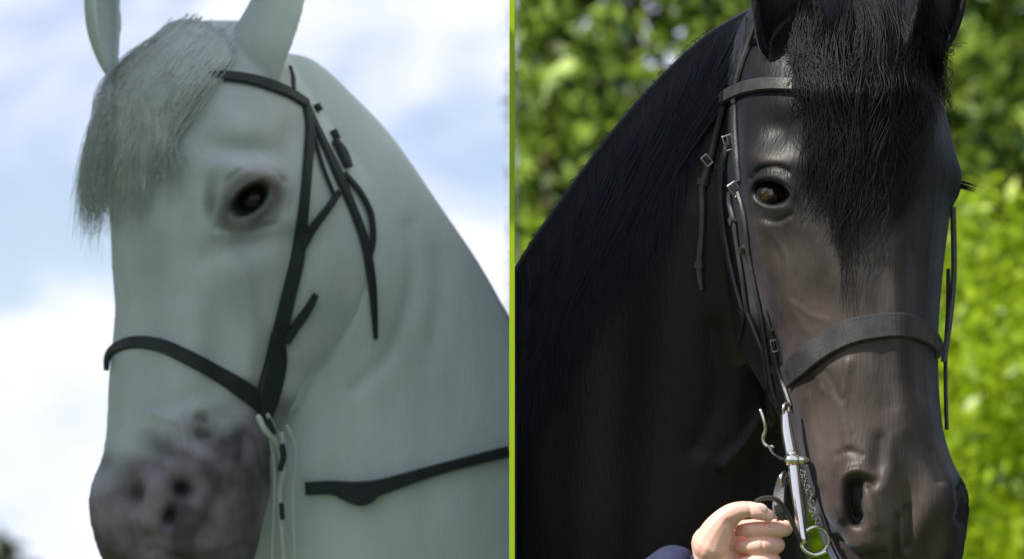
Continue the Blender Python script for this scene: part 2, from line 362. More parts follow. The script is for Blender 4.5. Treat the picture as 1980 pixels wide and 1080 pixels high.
# ------------------------------------------------------------------ thin fence standing in for the green dividing line between the two horses
def box(x0, x1, y0, y1, z0, z1):
    V = [(x, y, z) for x in (x0, x1) for y in (y0, y1) for z in (z0, z1)]
    return V, [(0, 1, 3, 2), (4, 6, 7, 5), (0, 4, 5, 1), (2, 3, 7, 6), (0, 2, 6, 4), (1, 5, 7, 3)]
fe = empty('divider_fence', (0, 3.95, 0), 'thin fence standing in for the green dividing line, bright green front post seen edge-on between the horses', 'fence')
y = 3.95; T2 = 0.003
v, f = box(-T2, T2, y, y + 0.04, 0.0, 2.78); link_mesh('front_post', v, f, M['green_paint'], fe, False)
y += 0.043; T2 = 0.0026
for k in range(6):
    y1 = y + 2.0
    v, f = box(-T2, T2, y, y1 - 0.004, 0.05, 2.74); link_mesh('panel', v, f, M['grey_sheet'], fe, False)  # unseen panels, made grey to keep the bounce light neutral
    y = y1
v, f = box(-T2, T2, 3.993, y, 2.743, 2.78); link_mesh('top_rail', v, f, M['green_paint'], fe, False)
v, f = box(-T2, T2, 3.993, y, 0.0, 0.047); link_mesh('base_rail', v, f, M['green_paint'], fe, False)

# unseen lean-to roof, added to shade the white horse
ro = empty('added_shade_roof', (-2.9, 3.9, 0), 'unseen wooden roof added to shade the white horse, outside the picture', 'shelter')
RE = -0.72
n = 9
for k in range(n):
    a = 3.45 + k * 0.27
    v, f = box(-3.2, RE, a, a + 0.262, 2.80, 2.825); link_mesh('roof_board', v, f, M['roof'], ro, False)
for a in (3.5, 5.75):
    v, f = box(-3.2, RE - 0.03, a, a + 0.06, 2.68, 2.797); link_mesh('rafter', v, f, M['post'], ro, False)
    v, f = box(-3.0, -2.9, a - .02, a + 0.08, 0, 2.677); link_mesh('post', v, f, M['post'], ro, False)

# ------------------------------------------------------------------ horse skins
def head_rings(rows, nvis=26, nback=18, nrow=90):
    """rows: (v, back, [8 x (u, w)]) cross-sections from poll to chin"""
    vs = catmull(np.array([[r[0]] for r in rows]), nrow)[:, 0]; bk = catmull(np.array([[r[1]] for r in rows]), nrow)[:, 0]
    A = catmull(np.array([r[2] for r in rows], float), nrow)
    out = []
    for v, b, a in zip(vs, bk, A):
        p = catmull(a, nvis); t = np.linspace(0, 1, nback + 2)[1:-1]
        q = a[-1] + (a[0] - a[-1]) * t[:, None]; q[:, 1] += b * np.sin(math.pi * t) ** 0.65
        ring = np.r_[p, q]; out.append(np.c_[ring[:, 0], np.full(len(ring), v), ring[:, 1]])
    return loft(out)
def neck_rings(rows, k=30, nrow=60):
    """rows: (crest_u, crest_v, throat_u, throat_v, w, half_thickness)"""
    A = catmull(np.array(rows, float), nrow); out = []
    a = np.linspace(0, 2 * math.pi, k, endpoint=False); ca, sa = np.cos(a), np.sin(a)
    for cu, cv, tu, tv, w, b in A:
        m = np.array([(cu + tu) / 2, (cv + tv) / 2]); h = np.array([cu, cv]) - m
        th = b * (1 - 0.35 * ca - 0.1 * ca ** 2)
        out.append(np.c_[m[0] + h[0] * ca, m[1] + h[1] * ca, w + th * np.sign(sa) * np.abs(sa) ** 0.85])
    return loft(out)
def ear(path, widths, open_dir, thick=11, half=115, depth=0.8):
    """cupped leaf shell along path; open_dir = direction the cup opens"""
    n = 22; P = catmull(path, n); Wd = catmull(np.array(widths, float)[:, None], n)[:, 0]
    T = np.gradient(P, axis=0); T /= np.linalg.norm(T, axis=1)[:, None]; O = np.array(open_dir, float); rings = []
    for p, t, w in zip(P, T, Wd):
        o = O - t * O.dot(t); o /= np.linalg.norm(o); x = np.cross(t, o)
        a = np.radians(np.linspace(-half, half, 17)); th = min(thick, w * 0.5)
        out = p + w * (np.sin(a)[:, None] * x - depth * np.cos(a)[:, None] * o)
        inn = p + (w - th) * (np.sin(a[::-1])[:, None] * x - depth * np.cos(a[::-1])[:, None] * o)
        rings.append(np.r_[out, inn])
    return loft(rings)
def finish_horse(V, Fc, D, clip, name, material, root, zone):
    """clip the skin at the fence and link it"""
    Wd = to_world(V, D); 
    me_o = fast_mesh(name, Wd, Fc, material, root, True); me = me_o.data
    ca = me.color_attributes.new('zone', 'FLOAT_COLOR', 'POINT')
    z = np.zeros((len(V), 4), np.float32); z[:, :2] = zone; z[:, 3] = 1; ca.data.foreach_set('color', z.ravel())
    bm = bmesh.new(); bm.from_mesh(me)
    loc = root.location
    r_ = bmesh.ops.bisect_plane(bm, geom=bm.verts[:] + bm.edges[:] + bm.faces[:], plane_co=(clip - loc.x, 0, 0), plane_no=(1, 0, 0), clear_outer=clip < 0, clear_inner=clip > 0)
    ed = [e for e in r_['geom_cut'] if isinstance(e, bmesh.types.BMEdge)]
    try: bmesh.ops.holes_fill(bm, edges=ed, sides=0)
    except Exception: pass
    for f in bm.faces: f.smooth = True
    bm.to_mesh(me); bm.free()
    return me_o

def strap(surf, pts, width, mname, D, name, parent, thick=5, off=3, fixed=False, soft=True, taper=None, face=None):
    """leather strap laid on the surface. pts: (u,v) or (u,v,w); width in same units"""
    P = np.array([(*p, 0)[:3] for p in pts], float); wd = np.full(len(P), width, float) if np.isscalar(width) else np.array(width, float)
    A = resample(np.c_[P, wd], 7.0); u, v = A[:, 0], A[:, 1]
    if fixed: w = A[:, 2]; N = np.tile([0, 0, -1.0], (len(A), 1)) if face is None else np.tile(np.array(face, float) / np.linalg.norm(face), (len(A), 1))
    else:
        w = surf(u, v, soft); w = np.minimum(w, surf(u, v)) - off; N = surf.normal(u, v)
        k = np.array([1, 2, 3, 2, 1]) / 9.0
        w = np.convolve(np.pad(w, 2, mode='edge'), k, 'valid')
        N = np.stack([np.convolve(np.pad(N[:, i], 2, mode='edge'), k, 'valid') for i in range(3)], 1)
    C = np.c_[u, v, w]; T = np.gradient(C, axis=0); T /= np.linalg.norm(T, axis=1)[:, None] + 1e-9
    N = N - T * (N * T).sum(1)[:, None]; N /= np.linalg.norm(N, axis=1)[:, None] + 1e-9; B = np.cross(T, N); h = A[:, 3][:, None] / 2
    c = thick * 0.35
    prof = [(-1, 0, 0), (-1, 0, c), (-1, c, thick), (1, -c, thick), (1, 0, c), (1, 0, 0)]
    rings = []
    for i in range(len(C)):
        rings.append([C[i] + B[i] * (s * h[i] + o_) + N[i] * z for s, o_, z in prof])
    v_, f_ = loft(rings); return link_mesh(name, to_world(v_, D), f_, M[mname], parent, False)
def keeper(surf, c, ang, L_, Wd, D, name, parent, mname='leather', w=None, h=10):
    a = R(ang); d = np.array([math.cos(a), math.sin(a)]) * L_ / 2
    p = [(c[0] - d[0], c[1] - d[1]), (c[0], c[1]), (c[0] + d[0], c[1] + d[1])]
    if w is not None: p = [(*q, w) for q in p]
    return strap(surf, p, Wd, mname, D, name, parent, thick=h, off=5, fixed=w is not None)
def wire(pts, rad, mname, D, name, parent, closed=False):
    v, f = tube(pts, np.full(len(pts), rad) if np.isscalar(rad) else rad, 10)
    return link_mesh(name, to_world(v, D), f, M[mname], parent)
def buckle(c, ang, w, hh, ww, D, parent, r_=2.3):
    """rectangular frame with prong"""
    a = R(ang); X = np.array([math.cos(a), math.sin(a), 0]); Yv = np.array([-math.sin(a), math.cos(a), 0]); c = np.array([c[0], c[1], w], float)
    q = [c + X * sx * ww / 2 + Yv * sy * hh / 2 for sx, sy in ((-1, -1), (1, -1), (1, 1), (-1, 1))]
    hh *= .85; ww *= .85; r_ *= .8
    parts = [tube([q[i], (q[i] + q[(i + 1) % 4]) / 2, q[(i + 1) % 4]], [r_] * 3, 8) for i in range(4)]
    v, f = merge(parts); o = link_mesh('buckle', to_world(v, D), f, M['buckle'], parent)
    v, f = tube([c - Yv * hh / 2, c + np.array([0, 0, -4]), c + Yv * hh / 2], [r_ * .8] * 3, 8); link_mesh('prong', to_world(v, D) - np.array(parent.location), f, M['leather'], None).parent = o
    return o
def ring(c, rad, axis, tr, mname, D, name, parent, squash=1.0, rot=0.0):
    n = np.array(axis, float); n /= np.linalg.norm(n); x = np.cross(n, [0.1, 1, 0.2]); x /= np.linalg.norm(x); yv = np.cross(n, x)
    V, Q = [], []; K, k = 32, 8
    for i in range(K):
        a = 2 * math.pi * i / K; d = math.cos(a) * x + squash * math.sin(a) * yv; cc = np.array(c, float) + rad * d
        for j in range(k):
            b = 2 * math.pi * j / k; V.append(cc + tr * (math.cos(b) * d + math.sin(b) * n)); Q.append((i * k + j, i * k + (j + 1) % k, ((i + 1) % K) * k + (j + 1) % k, ((i + 1) % K) * k + j))
    return link_mesh(name, to_world(V, D), Q, M[mname], parent)
def eyeball(c, r_, D, parent, irisdir, iris=True):
    e = ellipsoid(c, (r_, r_, r_)); o = link_mesh('eye', to_world(e[0], D), e[1], M['eye_dark'] if iris else M['eye_soft'], parent)
    if iris:
        d = np.array(irisdir, float); d /= np.linalg.norm(d); V = [c + d * r_ * 1.02]; Fc = []
        x = np.cross(d, [0, 1, 0]); x /= np.linalg.norm(x); yv = np.cross(d, x); K = 28
        for rr in (0.42, 0.75):
            for i in range(K):
                a = 2 * math.pi * i / K; q = d * math.sqrt(1 - rr * rr * .95) + rr * (x * math.cos(a) + 0.8 * yv * math.sin(a)); V.append(c + q / np.linalg.norm(q) * r_ * 1.02)
        for i in range(K):
            Fc.append((1 + i, 1 + (i + 1) % K, 1 + K + (i + 1) % K, 1 + K + i))
        p = link_mesh('iris', to_world(V, D) - np.array(parent.location), Fc, M['iris'], None); p.parent = o
    return o
def strands(guides, radii, D, name, parent, mname):
    """guides: list of (n,3) paths"""
    V, Q = [], []; off = 0; an = np.radians([90, 210, 330])
    for P, r_ in zip(guides, radii):
        n = len(P); T = np.gradient(P, axis=0); T /= np.linalg.norm(T, axis=1)[:, None] + 1e-9
        x = np.cross(T, [0, 0, 1.0]); x /= np.linalg.norm(x, axis=1)[:, None] + 1e-6; yv = np.cross(T, x)
        rr = (r_ * (1 - 0.85 * np.linspace(0, 1, n) ** 2))[:, None]
        ringv = np.stack([P + rr * (math.cos(a) * x + math.sin(a) * yv) for a in an], 1).reshape(-1, 3); V.append(ringv)
        i = np.arange(n - 1)[:, None] * 3 + off
        for j in range(3):
            k = (j + 1) % 3; Q.append(np.concatenate([i + j, i + k, i + 3 + k, i + 3 + j], 1))
        off += 3 * n
    o = fast_mesh(name, to_world(np.concatenate(V), D), np.concatenate(Q), M[mname], parent, True); o['kind'] = 'stuff'
    return o

# ================================================================== WHITE HORSE
DW = 4.55
rowsW = [
 (40, 120, [(330, 260), (350, 232), (380, 215), (415, 210), (450, 215), (478, 230), (498, 252), (508, 280)]),
 (95, 200, [(275, 235), (300, 185), (340, 145), (388, 125), (440, 125), (490, 150), (530, 200), (552, 262)]),
 (170, 220, [(228, 220), (252, 150), (302, 90), (368, 55), (430, 52), (500, 90), (556, 160), (592, 255)]),
 (260, 220, [(204, 200), (230, 125), (288, 62), (360, 25), (430, 22), (505, 62), (574, 135), (650, 265)]),
 (350, 210, [(206, 190), (230, 115), (290, 48), (360, 8), (425, 2), (500, 42), (588, 118), (722, 280)]),
 (430, 200, [(212, 185), (234, 112), (288, 46), (352, 6), (415, 0), (500, 55), (606, 128), (752, 290)]),
 (520, 190, [(216, 175), (238, 110), (286, 50), (342, 10), (402, 5), (488, 62), (606, 138), (764, 300)]),
 (600, 180, [(221, 165), (242, 108), (282, 54), (334, 14), (394, 12), (474, 70), (592, 145), (758, 300)]),
 (680, 170, [(214, 150), (236, 100), (278, 50), (330, 10), (388, 12), (455, 62), (560, 142), (722, 292)]),
 (750, 150, [(208, 140), (230, 92), (274, 42), (326, 2), (384, 6), (442, 50), (520, 130), (640, 270)]),
 (815, 110, [(206, 132), (226, 84), (272, 32), (326, -8), (386, -4), (438, 32), (490, 92), (545, 190)]),
 (880, 80, [(198, 128), (220, 76), (270, 18), (330, -24), (392, -20), (446, 14), (494, 66), (524, 140)]),
 (945, 70, [(181, 130), (208, 68), (264, 6), (330, -34), (396, -32), (454, 4), (502, 56), (524, 122)]),
 (1010, 70, [(178, 130), (206, 66), (262, 4), (328, -36), (392, -32), (448, 2), (490, 50), (509, 112)]),
 (1075, 70, [(194, 125), (220, 70), (268, 14), (328, -22), (388, -18), (438, 12), (478, 58), (494, 112)]),
 (1135, 50, [(240, 115), (262, 78), (298, 38), (338, 14), (382, 16), (420, 38), (448, 70), (456, 105)]),
 (1165, 20, [(290, 100), (305, 80), (325, 62), (345, 52), (370, 52), (390, 64), (402, 80), (406, 98)]),
]
hW = head_rings(rowsW)
nW = neck_rings([
 (548, 100, 470, 300, 300, 70), (610, 118, 500, 430, 330, 100), (690, 190, 540, 560, 350, 125), (762, 268, 540, 690, 360, 140), (850, 395, 500, 800, 370, 150),
 (925, 505, 460, 930, 400, 165), (992, 622, 400, 1080, 420, 185), (1090, 790, 430, 1260, 450, 210), (1200, 1000, 420, 1480, 480, 230)])
eW1 = ear([(492, 165, 200), (506, 100, 180), (532, 40, 165), (556, -20, 155), (582, -100, 158), (600, -150, 165)], [78, 78, 72, 64, 40, 10], (0.75, -0.1, 0.25), 13, 112, 0.8)
eW2 = ear([(226, 165, 240), (210, 110, 232), (202, 50, 225), (200, -20, 220), (214, -90, 220), (230, -140, 222)], [10, 27, 40, 40, 26, 6], (0.8, -0.35, -0.75), 11, 115, 0.8)
V, Q = remesh([hW, nW, eW1, eW2], 4.6, 5)
u, v = V[:, 0], V[:, 1]
N = normals(V, Q); fr = np.clip((-N[:, 2] + 0.15) * 1.6, 0, 1)
# blend the junction of jaw and neck a little
jm = line(u, v, [(740, 330), (775, 470), (775, 600), (740, 700), (640, 800)], 26) * fr; V = sm(V, Q, jm, 8)
jm = line(u, v, [(600, 140), (560, 130), (480, 120), (430, 110)], 24) * fr; V = sm(V, Q, jm, 10)
def push(V, Q, brushes, up_to=700):
    N = normals(V, Q); u, v = V[:, 0], V[:, 1]; fr = np.clip((-N[:, 2] + 0.1) * 2, 0, 1)
    d = np.zeros(len(V))
    for kind, amp, *a in brushes:
        d += amp * (blob(u, v, *a) if kind == 'b' else line(u, v, *a))
    return V + N * (d * fr)[:, None]
V = push(V, Q, [
 ('b', 22, (470, 330), (75, 26), 8), ('b', 8, (485, 385), (62, 48), -25), ('b', -14, (410, 380), (22, 60), 5), ('b', -12, (555, 380), (22, 60), 10),
 ('b', -22, (470, 475), (90, 30), -12), ('l', -8, [(345, 330), (350, 450), (360, 560)], 34), ('b', -10, (520, 560), (40, 70), 10), ('b', -16, (470, 290), (60, 22), 5), ('b', -14, (560, 270), (26, 50), 0), ('b', 10, (470, 250), (70, 40), 0),
 ('l', 13, [(440, 480), (470, 560), (480, 640), (470, 720)], 26), ('l', -9, [(400, 520), (420, 620), (420, 720)], 30),
 ('b', 26, (665, 560), (80, 125), 0), ('l', -20, [(575, 470), (562, 600), (540, 700)], 32),
 ('l', -6, [(790, 440), (800, 520), (785, 600), (755, 680), (690, 750)], 18), ('l', 2, [(820, 440), (830, 540), (810, 640)], 20),
 ('l', -3, [(845, 500), (850, 600), (830, 700)], 20),
 ('l', -8, [(300, 480), (292, 600), (290, 740)], 28),
 ('b', 16, (330, 960), (62, 85), 15), ('b', 18, (205, 965), (34, 60), 0), ('b', 14, (455, 900), (40, 55), 0), ('b', -10, (410, 830), (26, 40), 20),
 ('b', -12, (420, 985), (25, 60), 10), ('b', 9, (400, 1060), (60, 30), 0), ('l', -12, [(300, 1062), (380, 1085), (480, 1050)], 12)])
V = push(V, Q, [
 ('b', -22, (352, 940), (26, 18), 20), ('b', -20, (326, 998), (18, 22), 0), ('l', -10, [(352, 940), (326, 998)], 20), ('l', 7, [(392, 920), (388, 960), (368, 1010)], 18), ('l', 6, [(312, 915), (292, 960), (288, 1010)], 18),
 ('b', -18, (262, 950), (14, 24), 0),
 ('b', -14, (392, 808), (13, 11), 0), ('b', -14, (398, 838), (17, 12), 20), ('b', -9, (435, 862), (20, 9), 10), ('l', -6, [(330, 860), (370, 845), (420, 850)], 16),
 ('l', 7, [(300, 800), (350, 820), (360, 870)], 10), ('l', -5, [(345, 780), (385, 760), (430, 775)], 18), ('b', -10, (300, 885), (18, 30), 0), ('b', 6, (240, 860), (20, 30), 0), ('b', -8, (300, 1040), (50, 14), 10), ('b', 6, (440, 820), (26, 14), 20), ('b', -6, (470, 880), (12, 30), 10), ('b', 6, (230, 1010), (18, 30), 0),
 ('b', 3, (482, 386), (54, 42), -30)])
# eye socket and lids
V = push(V, Q, [('b', -34, (484, 387), (44, 22), -40, 2.4), ('l', 1.5, [(440, 418), (455, 372), (488, 350), (524, 356)], 10), ('l', 1.5, [(440, 422), (480, 420), (512, 400), (528, 366)], 7),
                ('l', -6, [(440, 350), (480, 322), (530, 325), (550, 350)], 6), ('l', -6, [(420, 440), (470, 452), (530, 435)], 7)])
V = push(V, Q, [('b', -14, (484, 387), (38, 17), -40, 3)])
u, v = V[:, 0], V[:, 1]; N = normals(V, Q); front = (N[:, 2] < 0.4)
hd = (V[:, 2] < 200)
z = np.zeros((len(V), 2))
nzv = np.sin(u / 23 + 1.3 * np.sin(v / 31)) * np.sin(v / 19 + np.sin(u / 37)) * 22
z[:, 0] = np.clip((v + 0.42 * (np.minimum(u, 470) - 205) + 1.4 * nzv - 815) / 130, 0, 1) * hd * 0.95
z[:, 0] = np.maximum(z[:, 0], hd * 0.85 * line(u, v, [(432, 420), (450, 370), (490, 342), (530, 360), (528, 395), (490, 428), (440, 428)], 26))
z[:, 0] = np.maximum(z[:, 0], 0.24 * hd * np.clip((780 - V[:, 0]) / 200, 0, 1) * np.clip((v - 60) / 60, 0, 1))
z[:, 0] = np.maximum(z[:, 0], 0.6 * hd * blob(u, v, (465, 455), (75, 26), -8))
z[:, 0] = np.maximum(z[:, 0], 0.5 * hd * blob(u, v, (560, 385), (16, 40), 15))
z[:, 0] = np.maximum(z[:, 0], hd * 0.75 * blob(u, v, (408, 385), (20, 52)))
z[:, 1] = hd * np.clip(0.9 * blob(u, v, (352, 942), (24, 16), 20) + 0.85 * blob(u, v, (326, 1000), (17, 20)) + 0.35 * line(u, v, [(352, 942), (326, 1000)], 16) + blob(u, v, (262, 950), (15, 22)) * 0.8 + 0.5 * blob(u, v, (205, 1060), (30, 40)) + 0.5 * blob(u, v, (490, 1010), (22, 70)) + 0.4 * blob(u, v, (400, 1075), (90, 16)) + 0.6 * blob(u, v, (394, 812), (10, 8)) + 0.6 * blob(u, v, (400, 840), (12, 8))
                  + 1.3 * blob(u, v, (484, 386), (45, 29), -40, 2.5), 0, 1)
cw = to_world([[520, 1150, 250]], DW)[0]
wh = empty('white_horse', tuple(cw), 'grey-white horse with mottled dark muzzle and pale forelock, against the cloudy sky', 'horse')
bodyW = finish_horse(V, Q, DW, -0.0035, 'body', M['white_coat'], wh, z)
SW = Surf(V, Q, 100, 1010, -40, 1120)
eyeball(np.array([484.0, 388.0, float(SW(484, 387, False)) + 11]), 31, DW, wh, (-0.2, 0.1, -1), False)

# white forelock
G, RR = [], []
for i in range(2200):
    t = rng.random(); a = rng.random()
    rt = np.array([330 + 110 * t + 10 * rng.normal(), 58 + 60 * abs(t - 0.35) + 14 * rng.normal()])
    # flows left and down over the forehead
    eu = 158 + 180 * a ** 1.3 + 8 * rng.normal(); ev = 420 - 50 * a + 32 * rng.normal()
    if a > 0.75: ev -= 140 * rng.random(); eu += 30 * rng.random()
    m1 = rt + [-70 - 60 * (1 - a), 90 + 20 * a]; m2 = np.array([min(eu + 35, 170 + 160 * a), 280 + 20 * rng.normal()])
    P = catmull([rt, m1, m2, (eu, ev)], 16); k = np.linspace(0, 1, 16)
    P[:, 0] += 6 * np.sin(k * rng.uniform(4, 9) + rng.uniform(0, 6)) * k + 7 * rng.normal() * k
    w = SW(np.maximum(P[:, 0], 208), P[:, 1]) - 8 - 16 * rng.random() * np.sin(k * 3) - 4
    w = np.where(P[:, 0] < 215, w - 10 + (215 - P[:, 0]) * 0.3 * rng.uniform(0, 1.5), w)
    G.append(np.c_[P, w]); RR.append(rng.uniform(0.6, 1.2))
strands(G, RR, DW, 'forelock', wh, 'white_hair')
# white horse's bridle
bw = empty('bridle', tuple(to_world([[560, 400, 60]], DW)[0]), 'thin dark bridle with loose strap ends on the white horse head', 'bridle', 'bridles worn by the two horses')
OL = 'old_leather'
strap(SW, [(338, 160), (375, 152), (430, 147), (495, 156), (552, 176), (592, 200)], [16, 18, 22, 24, 24, 24], OL, DW, 'browband', bw, 6, 9)
strap(SW, [(588, 192), (598, 250), (593, 335), (585, 420), (575, 500), (556, 580), (540, 650), (528, 720), (520, 775)], [24, 24, 22, 24, 28, 30, 36, 42, 34], OL, DW, 'cheekpiece', bw, 7, 6)
strap(SW, [(566, 172), (566, 150), (560, 128)], [14, 12, 10], OL, DW, 'crownpiece', bw, 4, 3)
strap(SW, [(592, 205), (618, 262), (650, 330), (678, 395), (702, 460), (716, 530), (722, 590), (726, 655)], [20, 20, 26, 20, 22, 20, 15, 8], OL, DW, 'throatlatch', bw, 7, 6)
strap(SW, [(664, 335), (695, 372), (716, 415), (720, 465), (712, 500)], 14, OL, DW, 'strap_end', bw, 6, 9)
strap(SW, [(600, 240), (622, 320), (645, 378)], 8, OL, DW, 'strap_end', bw, 6, 8)
strap(SW, [(655, 372), (632, 405), (604, 442), (585, 480)], [14, 16, 18, 14], OL, DW, 'strap_end', bw, 6, 9)
strap(SW, [(611, 568), (595, 598), (572, 630), (552, 662)], [12, 18, 20, 20], OL, DW, 'strap_end', bw, 6, 9)
keeper(SW, (612, 210), 60, 16, 16, DW, 'keeper', bw, OL); keeper(SW, (646, 262), 65, 20, 15, DW, 'keeper', bw, OL)
strap(SW, [(644, 272), (660, 295), (672, 325)], [16, 26, 20], OL, DW, 'keeper', bw, 10, 8)
strap(SW, [(206, 716), (209, 690), (226, 671), (262, 661), (312, 668), (376, 697), (438, 732), (486, 764), (520, 792)], [10, 16, 22, 24, 27, 29, 32, 38, 40], OL, DW, 'noseband', bw, 7, 5)
strap(SW, [(535, 640), (532, 700), (518, 760), (512, 810)], [26, 52, 62, 30], OL, DW, 'buckle_pad', bw, 10, 9)
strap(SW, [(590, 944), (640, 942), (692, 950), (745, 938), (850, 906), (983, 872)], [26, 28, 40, 30, 22, 22], OL, DW, 'rein', bw, 8, 14)
strap(SW, [(655, 952), (700, 958), (735, 945)], [20, 38, 18], OL, DW, 'rein_buckle', bw, 10, 20)
strap(SW, [(515, 800), (538, 850), (545, 900), (540, 960)], [8, 13, 12, 8], 'rope', DW, 'lead_strap', bw, 6, 30)
wire([(500, 806, 60), (512, 830, 60), (530, 850, 80), (540, 880, 110)], 6, 'rope', DW, 'bit_ring', bw)
wire([(545, 840, 120), (548, 900, 130), (540, 960, 140), (548, 1085, 150)], 6, 'rope', DW, 'lead_strap', bw)

for p_, c_ in (([(546, 862, 70), (548, 885, 70), (542, 905, 72)], 6), ([(544, 975, 70), (546, 1000, 70)], 5), ([(520, 812, 40), (530, 835, 44)], 5)):
    wire(p_, c_, OL, DW, 'keeper', bw)
wire([(556, 825, 110), (572, 870, 130), (566, 960, 150), (570, 1088, 160)], 4, 'rope', DW, 'lead_strap', bw)
wire([(524, 850, 110), (530, 930, 130), (524, 1088, 150)], 4, 'rope', DW, 'lead_strap', bw)

# ================================================================== BLACK HORSE
DB = 4.0
rowsB = [
 (-30, 150, [(1500, 330), (1520, 270), (1550, 225), (1590, 200), (1640, 190), (1690, 200), (1725, 230), (1745, 280)]),
 (30, 200, [(1440, 340), (1462, 265), (1500, 195), (1550, 140), (1625, 110), (1700, 120), (1755, 165), (1790, 245)]),
 (110, 220, [(1405, 360), (1432, 255), (1468, 165), (1525, 100), (1612, 58), (1702, 62), (1768, 110), (1802, 200)]),
 (190, 220, [(1388, 370), (1424, 245), (1458, 145), (1520, 68), (1612, 22), (1708, 24), (1785, 80), (1822, 180)]),
 (270, 220, [(1378, 380), (1418, 240), (1452, 135), (1512, 56), (1602, 6), (1712, 6), (1798, 62), (1842, 165)]),
 (350, 215, [(1368, 385), (1416, 240), (1450, 130), (1506, 56), (1596, -2), (1716, -6), (1800, 52), (1850, 158)]),
 (430, 210, [(1366, 385), (1420, 240), (1456, 130), (1516, 50), (1602, -10), (1720, -18), (1796, 42), (1836, 148)]),
 (530, 200, [(1376, 375), (1436, 232), (1474, 120), (1536, 36), (1618, -24), (1722, -34), (1788, 24), (1824, 132)]),
 (630, 190, [(1405, 350), (1464, 212), (1504, 104), (1562, 22), (1636, -38), (1726, -48), (1784, 4), (1816, 114)]),
 (730, 170, [(1462, 285), (1506, 172), (1532, 82), (1582, 4), (1648, -52), (1732, -62), (1787, -12), (1816, 94)]),
 (820, 140, [(1512, 200), (1536, 120), (1552, 48), (1596, -14), (1656, -62), (1738, -74), (1796, -26), (1823, 76)]),
 (890, 110, [(1536, 160), (1552, 92), (1568, 30), (1608, -32), (1664, -76), (1742, -84), (1808, -40), (1842, 60)]),
 (950, 100, [(1556, 150), (1570, 78), (1588, 14), (1622, -44), (1674, -84), (1744, -88), (1820, -50), (1864, 46)]),
 (1010, 90, [(1578, 142), (1590, 70), (1606, 10), (1634, -46), (1682, -82), (1748, -86), (1824, -50), (1869, 40)]),
 (1070, 90, [(1602, 135), (1614, 72), (1632, 16), (1658, -32), (1700, -62), (1756, -64), (1824, -32), (1864, 46)]),
 (1130, 70, [(1640, 125), (1652, 78), (1670, 36), (1692, 2), (1722, -18), (1768, -18), (1818, 4), (1846, 60)]),
 (1170, 30, [(1690, 110), (1700, 82), (1714, 58), (1730, 42), (1750, 34), (1775, 36), (1798, 50), (1810, 78)]),
]
rowsB = [(a, b, [c if i < 6 else (c[0], c[1] + (42 if i == 6 else 75) * max(0.0, min(1.0, (900 - a) / 250))) for i, c in enumerate(p)]) for a, b, p in rowsB]
hB = head_rings(rowsB)
nB = neck_rings([
 (1520, -20, 1640, 200, 330, 90), (1452, 14, 1560, 330, 380, 120), (1370, 62, 1500, 480, 420, 135), (1280, 142, 1500, 620, 450, 150), (1180, 254, 1520, 760, 480, 160), (1080, 388, 1548, 870, 510, 170),
 (1004, 500, 1562, 980, 540, 185), (930, 640, 1560, 1130, 570, 205), (850, 820, 1500, 1330, 600, 225), (780, 1050, 1450, 1560, 630, 240)])
eB1 = ear([(1536, 100, 150), (1530, 76, 120), (1526, 30, 100), (1512, -50, 95), (1494, -130, 105), (1484, -190, 125)], [56, 68, 72, 66, 42, 8], (-0.2, 0.0, -1), 12, 120, 0.8)
eB2 = ear([(1780, 125, 190), (1796, 80, 150), (1812, 20, 130), (1824, -60, 125), (1836, -140, 130), (1842, -190, 150)], [24, 44, 54, 54, 34, 8], (0.3, 0.0, -1), 12, 120, 0.8)
V, Q = remesh([hB, nB, eB1, eB2], 4.6, 4)
u, v = V[:, 0], V[:, 1]; N = normals(V, Q); fr = np.clip((-N[:, 2] + 0.15) * 1.6, 0, 1)
V = sm(V, Q, line(u, v, [(1440, 60), (1400, 180), (1372, 300), (1366, 430), (1400, 620), (1500, 780)], 22) * fr, 8)
